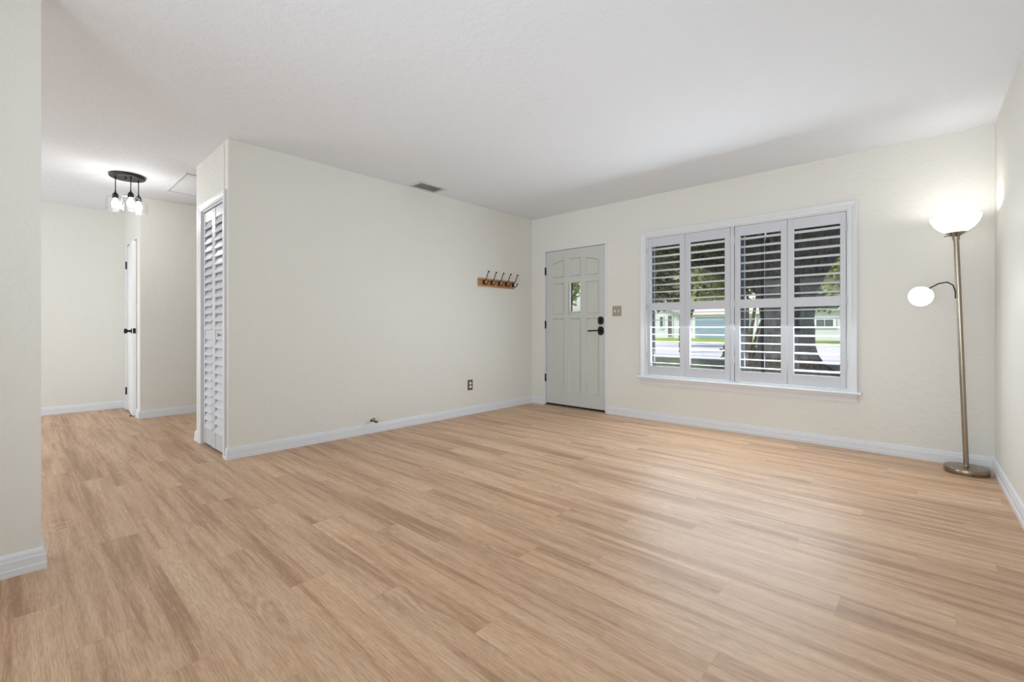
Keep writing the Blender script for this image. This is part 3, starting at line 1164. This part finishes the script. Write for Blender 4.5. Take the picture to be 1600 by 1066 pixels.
b.sphere(q + Vector((-0.057, -0.052, -0.006)), 0.005, seg=8)
b.build('switch', 'brass_nickel', s, 'auto')
b = MB()
bowl = [(0.0, 0.0), (0.035, 0.002), (0.070, 0.014), (0.100, 0.036), (0.124, 0.066), (0.138, 0.098), (0.144, 0.120), (0.141, 0.1205), (0.135, 0.098), (0.121, 0.068), (0.098, 0.040), (0.068, 0.018), (0.034, 0.007), (0.0, 0.005)]
b.lathe([(r * 0.93, h * 0.96) for r, h in bowl], P(1.656), axv, 56)
b.build('bowl_shade', 'bowl_glow', s, True)
ld = bpy.data.lights.new('torch_light', 'POINT')
ld.energy = 1.8
ld.shadow_soft_size = 0.035
ld.color = (1.0, 0.995, 0.985)
o = bpy.data.objects.new('torch_light', ld)
COL.objects.link(o)
o.parent = s
o.location = P(1.735) - WLOC[s.name]
# reading arm
b = MB()
a0 = P(1.205) + Vector((-0.017, -0.014, 0))
gc = Vector((3.880, -0.454, 1.220))
pts = [a0, a0 + Vector((-0.001, -0.001, 0.05)), a0 + Vector((-0.012, -0.011, 0.092)), a0 + Vector((-0.042, -0.038, 0.113)), a0 + Vector((-0.085, -0.076, 0.104)), a0 + Vector((-0.125, -0.118, 0.076)), a0 + Vector((-0.150, -0.142, 0.052))]
b.tube(pts, 0.0042, 10)
b.build('reading_arm', 'hinge_dark', s, 'auto')
# reading shade: small white bowl whose mouth faces out into the room
fc = (Vector((3.2, -2.6, 0.85)) - gc).normalized()
b = MB()
sh = [(0.0, -0.052), (0.022, -0.050), (0.044, -0.038), (0.060, -0.018), (0.066, 0.006), (0.067, 0.022), (0.0645, 0.022), (0.0635, 0.006), (0.056, -0.015), (0.041, -0.033), (0.020, -0.045), (0, -0.047)]
b.lathe(sh, gc, fc, 40)
rs = b.build('reading_shade', 'reading_glow', s, True)
b = MB()
b.lathe([(0.012, 0.0), (0.014, 0.012), (0.012, 0.024), (0, 0.024)], gc - fc * 0.074, fc, 16, cap0=True)
b.build('reading_socket', 'brass_nickel', s, 'auto')
b = MB()
b.sphere(gc - fc * 0.008, 0.024, seg=14)
b.build('bulb', 'bulb_glow', rs, True)
ld = bpy.data.lights.new('reading_light', 'POINT')
ld.energy = 0.9
ld.shadow_soft_size = 0.04
ld.color = (1.0, 0.98, 0.94)
o = bpy.data.objects.new('reading_light', ld)
COL.objects.link(o)
o.parent = s
o.location = gc + fc * 0.045 - WLOC[s.name]

# ------------------------------------------------------------------ outdoors
GZ = -0.06


def strip(name, y0, y1, z0, z1, m, label, cat, x0=-60, x1=40):
    b = MB()
    vs = [(x0, y0, z0), (x1, y0, z0), (x1, y1, z1), (x0, y1, z1)]
    lo_ = [(x, y, z - 0.4) for x, y, z in vs]
    V = [b.bm.verts.new(p) for p in vs + lo_]
    for f in ((0, 1, 2, 3), (7, 6, 5, 4), (0, 4, 5, 1), (1, 5, 6, 2), (2, 6, 7, 3), (3, 7, 4, 0)):
        b.bm.faces.new([V[i] for i in f])
    return tag(b.build(name, m), label, cat, kind='structure')


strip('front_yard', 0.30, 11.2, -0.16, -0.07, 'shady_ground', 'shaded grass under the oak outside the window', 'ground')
strip('street', 11.2, 14.0, -0.09, -0.09, 'asphalt', 'pale grey street beyond the front yard', 'street')
strip('driveway', 14.0, 25.5, -0.08, -0.03, 'concrete', 'sunlit pale concrete across the street', 'driveway')
strip('far_lawn', 25.5, 70.0, -0.02, 0.02, 'lawn', 'bright sunlit lawn in front of the houses across', 'lawn')


def tree_limb(b, pts, rads, seg=18, rough=0.10):
    """tapering limb with irregular bark outline"""
    P_ = [Vector(p) for p in pts]
    fine, fr = [], []
    for i in range(len(P_) - 1):
        n = 5
        for k in range(n):
            u = k / n
            p0, p1, p2, p3 = P_[max(i - 1, 0)], P_[i], P_[i + 1], P_[min(i + 2, len(P_) - 1)]
            v = 0.5 * ((2 * p1) + (p2 - p0) * u + (2 * p0 - 5 * p1 + 4 * p2 - p3) * u * u + (3 * p1 - p0 - 3 * p2 + p3) * u ** 3)
            fine.append(v)
            fr.append(rads[i] * (1 - u) + rads[i + 1] * u)
    fine.append(P_[-1])
    fr.append(rads[-1])
    n0 = len(b.bm.verts)
    b.tube(fine, fr, seg)
    b.bm.verts.ensure_lookup_table()
    from mathutils import noise
    for v in list(b.bm.verts)[n0:]:
        nn = noise.noise_vector(v.co * 2.2) * rough + noise.noise_vector(v.co * 7.0) * rough * 0.35
        v.co += nn * 0.9


def leaves(name, m, parent, blobs, n, size, rng):
    """leaf clusters: small folded blades scattered through ellipsoid blobs"""
    verts, faces = [], []
    off = WLOC[parent.name]
    vol = [bl[1][0] * bl[1][1] * bl[1][2] for bl in blobs]
    tot = sum(vol)
    for bl, vv in zip(blobs, vol):
        cnt = max(20, int(n * vv / tot))
        c, r = Vector(bl[0]), bl[1]
        for _ in range(cnt):
            while True:
                p = Vector((rng.uniform(-1, 1), rng.uniform(-1, 1), rng.uniform(-1, 1)))
                if p.length < 1 and p.length > rng.random() * 0.8:
                    break
            p = c + Vector((p.x * r[0], p.y * r[1], p.z * r[2])) - off
            d = Vector((rng.gauss(0, 1), rng.gauss(0, 1), rng.gauss(0, 0.6))).normalized()
            s_ = d.cross(Vector((rng.gauss(0, 1), rng.gauss(0, 1), rng.gauss(0, 1)))).normalized()
            L = size * rng.uniform(0.6, 1.4)
            w_ = L * 0.34
            up = d.cross(s_) * (w_ * 0.5)
            i = len(verts)
            verts += [p, p + d * L * 0.5 + s_ * w_ + up, p + d * L, p + d * L * 0.5 - s_ * w_ + up]
            faces += [(i, i + 1, i + 2), (i, i + 2, i + 3)]
    me = bpy.data.meshes.new(name)
    me.from_pydata([tuple(v) for v in verts], [], faces)
    me.materials.append(MATS[m])
    o = bpy.data.objects.new(name, me)
    COL.objects.link(o)
    o.parent = parent
    WLOC[o.name] = off.copy()
    return o


rng = random.Random(3)
# the big oak right outside the window
OX, OY = 1.60, 6.80
s = thing('oak_tree', 'huge dark oak trunk close outside the right half of the window', 'tree', (OX, OY, -0.12))
b = MB()
tree_limb(b, [(OX, OY, -0.35), (OX, OY, 0.0), (OX, OY, 0.5), (OX - 0.02, OY, 1.1), (OX - 0.02, OY, 1.8), (OX, OY, 2.6)], [1.05, 0.80, 0.56, 0.50, 0.56, 0.72], 28, 0.07)
for (dx, dy) in ((0.9, -0.35), (-0.9, -0.4), (0.3, -1.0), (0.95, 0.5), (-0.5, -0.9)):
    tree_limb(b, [(OX + dx * 0.25, OY + dy * 0.25, 0.25), (OX + dx * 0.7, OY + dy * 0.7, -0.02), (OX + dx * 1.25, OY + dy * 1.25, -0.20)], [0.26, 0.17, 0.08], 10, 0.04)
b.build('trunk', 'oak_bark', s, True)
for pts, rd in (
    ([(OX + 0.1, OY, 1.9), (OX + 0.55, OY + 0.1, 2.7), (OX + 1.5, OY + 0.3, 3.7), (OX + 2.9, OY + 0.6, 5.0)], [0.46, 0.45, 0.38, 0.24]),
    ([(OX, OY, 2.1), (OX + 0.05, OY + 0.2, 3.0), (OX - 0.1, OY + 0.5, 4.2), (OX + 0.2, OY + 0.7, 6.0)], [0.58, 0.52, 0.42, 0.26]),
    ([(OX - 0.1, OY, 2.0), (OX - 0.6, OY - 0.1, 2.6), (OX - 1.4, OY - 0.1, 3.3), (OX - 3.4, OY + 0.3, 4.3)], [0.46, 0.40, 0.30, 0.16]),
    ([(OX - 0.2, OY, 1.7), (OX - 0.9, OY + 0.6, 2.2), (OX - 2.2, OY + 1.4, 2.75), (OX - 4.2, OY + 2.4, 3.7)], [0.26, 0.20, 0.16, 0.09]),
):
    b = MB()
    tree_limb(b, pts, rd, 18, 0.06)
    b.build('limb', 'oak_bark', s, True)
leaves('foliage', 'oak_leaf', s, [((OX - 1.5, OY, 4.6), (3.4, 2.8, 1.5)), ((OX + 2.0, OY + 0.5, 5.0), (2.8, 2.6, 1.4)), ((OX - 3.4, OY + 2.0, 3.6), (2.2, 1.6, 0.9)), ((OX - 2.4, OY + 1.0, 3.0), (1.3, 1.0, 0.35)), ((OX - 0.4, OY - 0.9, 3.7), (1.4, 0.8, 0.55))], 17000, 0.16, rng)

# crape myrtle between oak and street
MX, MY = 0.15, 9.0
s = thing('crape_myrtle', 'slim pale multi-stem tree left of the oak trunk', 'tree', (MX, MY, -0.1))
for k, (dx, dy, r0) in enumerate(((-0.42, 0.1, 0.055), (-0.22, -0.15, 0.05), (0.02, 0.1, 0.06), (0.26, -0.05, 0.05), (0.50, 0.15, 0.045))):
    b = MB()
    tree_limb(b, [(MX + dx * 0.15, MY + dy * 0.3, -0.15), (MX + dx * 0.35, MY + dy * 0.5, 0.5), (MX + dx * 0.9, MY + dy, 1.4), (MX + dx * 1.7, MY + dy * 1.6, 2.7)], [r0 * 1.2, r0, r0 * 0.75, r0 * 0.4], 10, 0.03)
    b.build('stem', 'myrtle_bark', s, True)
leaves('foliage', 'bright_leaf', s, [((MX, MY, 2.7), (1.1, 1.0, 0.8)), ((MX - 0.5, MY, 2.1), (0.6, 0.5, 0.3)), ((MX + 0.5, MY + 0.2, 1.95), (0.5, 0.4, 0.35))], 2600, 0.12, rng)

for (x, y, r, nm, lab, grp) in (
    (-0.15, 9.6, 0.42, 'shrub', 'low green shrub at the foot of the pale multi-stem tree', None),
):
    s = thing(nm, lab, 'shrub', (x, y, -0.08))
    leaves('foliage', 'shrub_leaf', s, [((x, y, 0.26), (r * 1.2, r, 0.40)), ((x + 0.5, y + 0.1, 0.18), (0.35, 0.3, 0.26))], 1500, 0.10, rng)
    b = MB()
    b.tube([(x, y, -0.1), (x + 0.02, y, 0.2)], 0.03, 8)
    b.build('stem', 'oak_bark', s)


def far_tree(x, y, h, r, m, label, n=3600, leaf=0.34, low=0.25, dx=0.0):
    s = thing('tree', label, 'tree', (x, y, 0), 'trees beyond the street')
    b = MB()
    tree_limb(b, [(x, y, -0.1), (x + 0.04, y, h * 0.25), (x + dx, y, h * 0.6)], [0.24, 0.17, 0.11], 10, 0.04)
    b.build('trunk', 'oak_bark', s, True)
    rr = random.Random(int(x * 10 + y))
    x = x + dx
    bl = [((x, y, h * (low + 1) / 2), (r, r * 0.8, h * (1 - low) / 2))]
    for k in range(5):
        a = rr.uniform(0, 2 * PI)
        bl.append(((x + r * 0.7 * math.cos(a), y + r * 0.5 * math.sin(a), h * rr.uniform(low + 0.1, 0.9)), (r * 0.5, r * 0.45, h * 0.16)))
    leaves('foliage', m, s, bl, n, leaf, rr)


far_tree(-3.95, 15.0, 5.2, 1.25, 'bright_leaf', 'sunlit yellow-green tree seen through the second shutter panel', 3400, 0.24, 0.36, 1.0)
far_tree(-8.2, 19.5, 6.4, 1.6, 'oak_leaf', 'dark leafy tree seen through the leftmost shutter panel', 3800, 0.26, 0.30, 1.5)
far_tree(-22.5, 52.0, 9.5, 3.4, 'blue_leaf', 'blue-green tree behind the white house', 4200, 0.5, 0.2)
far_tree(-15.0, 53.0, 8.5, 2.9, 'oak_leaf', 'dark tree rising behind the garage roof', 4200, 0.5, 0.2)
far_tree(-2.85, 32.0, 7.0, 1.9, 'blue_leaf', 'blue-green tree right of the oak limb', 3600, 0.34, 0.30, 1.6)
far_tree(0.9, 24.5, 6.0, 1.7, 'bright_leaf', 'pale yellow-green tree at the right edge of the window view', 3600, 0.28, 0.42)
far_tree(-17.8, 24.0, 7.0, 2.2, 'bright_leaf', 'sunlit tree seen through the glass lite of the front door', 3600, 0.34, 0.3)


def wall_holes(b, x0, x1, y, z0, z1, th):
    b.box((x0, y, z0), (x1, y + th, z1))


def gable_house(name, label, x0, x1, y0, y1, zw, zr, roof, ridge='y'):
    s = thing(name, label, 'house', ((x0 + x1) / 2, (y0 + y1) / 2, 0))
    b = MB()
    if ridge == 'y':
        xm = (x0 + x1) / 2
        b.prism([(x0, -0.1), (x1, -0.1), (x1, zw), (xm, zr), (x0, zw)], 'y', y0, y1)
    else:
        ym = (y0 + y1) / 2
        b.prism([(y0, -0.1), (y1, -0.1), (y1, zw), (ym, zr), (y0, zw)], 'x', x0, x1)
    b.build('wall', 'house_white', s)
    b = MB()
    e, th = 0.30, 0.16
    if ridge == 'y':
        k = (zr - zw) / (xm - x0)
        b.prism([(x0 - e, zw - e * k + 0.02), (xm, zr + 0.02), (x1 + e, zw - e * k + 0.02), (x1 + e, zw - e * k + th), (xm, zr + th + 0.04), (x0 - e, zw - e * k + th)], 'y', y0 - 0.5, y1 + 0.5)
    else:
        k = (zr - zw) / (ym - y0)
        b.prism([(y0 - e, zw - e * k + 0.02), (ym, zr + 0.02), (y1 + e, zw - e * k + 0.02), (y1 + e, zw - e * k + th), (ym, zr + th + 0.04), (y0 - e, zw - e * k + th)], 'x', x0 - 0.25, x1 + 0.25)
    b.build('roof', roof, s)
    return s


# white house, left
hs = gable_house('house', 'white gabled house across the street seen through the leftmost shutter', -20.5, -13.7, 38.0, 45.5, 2.35, 3.9, 'shingle_grey')
for (x0, x1, z0, z1, nm, m) in ((-15.55, -15.25, 0.95, 2.05, 'window', 'house_window'), (-14.75, -14.35, 0.12, 2.15, 'door', 'house_door'), (-19.2, -17.8, 0.9, 2.0, 'window', 'house_window')):
    b = MB()
    b.box((x0, 37.93, z0), (x1, 38.03, z1))
    p = b.build(nm, m, hs)
    b = MB()
    for (a0, a1, c0, c1) in ((x0 - 0.07, x0, z0 - 0.07, z1 + 0.07), (x1, x1 + 0.07, z0 - 0.07, z1 + 0.07), (x0, x1, z1, z1 + 0.07), (x0, x1, z0 - 0.07, z0)):
        b.box((a0, 37.90, c0), (a1, 38.0, c1))
    b.build('surround', 'house_trim', p)

# garage house, centre
hs = gable_house('house', 'white house with a wide pale blue garage door across the street', -12.85, -5.6, 38.6, 47.0, 2.30, 4.4, 'shingle_pale', 'x')
b = MB()
b.box((-12.35, 38.50, 0.0), (-7.35, 38.62, 1.95), 0.02)
for k in range(1, 4):
    b.box((-12.33, 38.485, 1.95 * k / 4 - 0.012), (-7.37, 38.505, 1.95 * k / 4 + 0.012))
b.build('garage_door', 'garage_blue', hs)
b = MB()
for (a0, a1, c0, c1) in ((-12.6, -12.35, 0, 2.15), (-7.35, -7.1, 0, 2.15), (-12.35, -7.35, 1.95, 2.15)):
    b.box((a0, 38.48, c0), (a1, 38.62, c1))
b.build('door_surround', 'house_trim', hs)

# house behind the oak, right
hs = gable_house('house', 'pale house with a wide window seen right of the oak trunk', -4.7, 6.5, 38.4, 46.0, 2.45, 4.2, 'shingle_pale', 'x')
b = MB()
b.box((-2.75, 38.32, 1.05), (-1.65, 38.43, 1.62))
p = b.build('window', 'house_window', hs)
b = MB()
for (a0, a1, c0, c1) in ((-2.85, -2.75, 0.97, 1.70), (-1.65, -1.45, 0.97, 1.70), (-2.75, -1.65, 1.62, 1.70), (-2.75, -1.65, 0.97, 1.05), (-2.22, -2.18, 1.05, 1.62)):
    b.box((a0, 38.30, c0), (a1, 38.40, c1))
b.build('surround', 'house_trim', p)
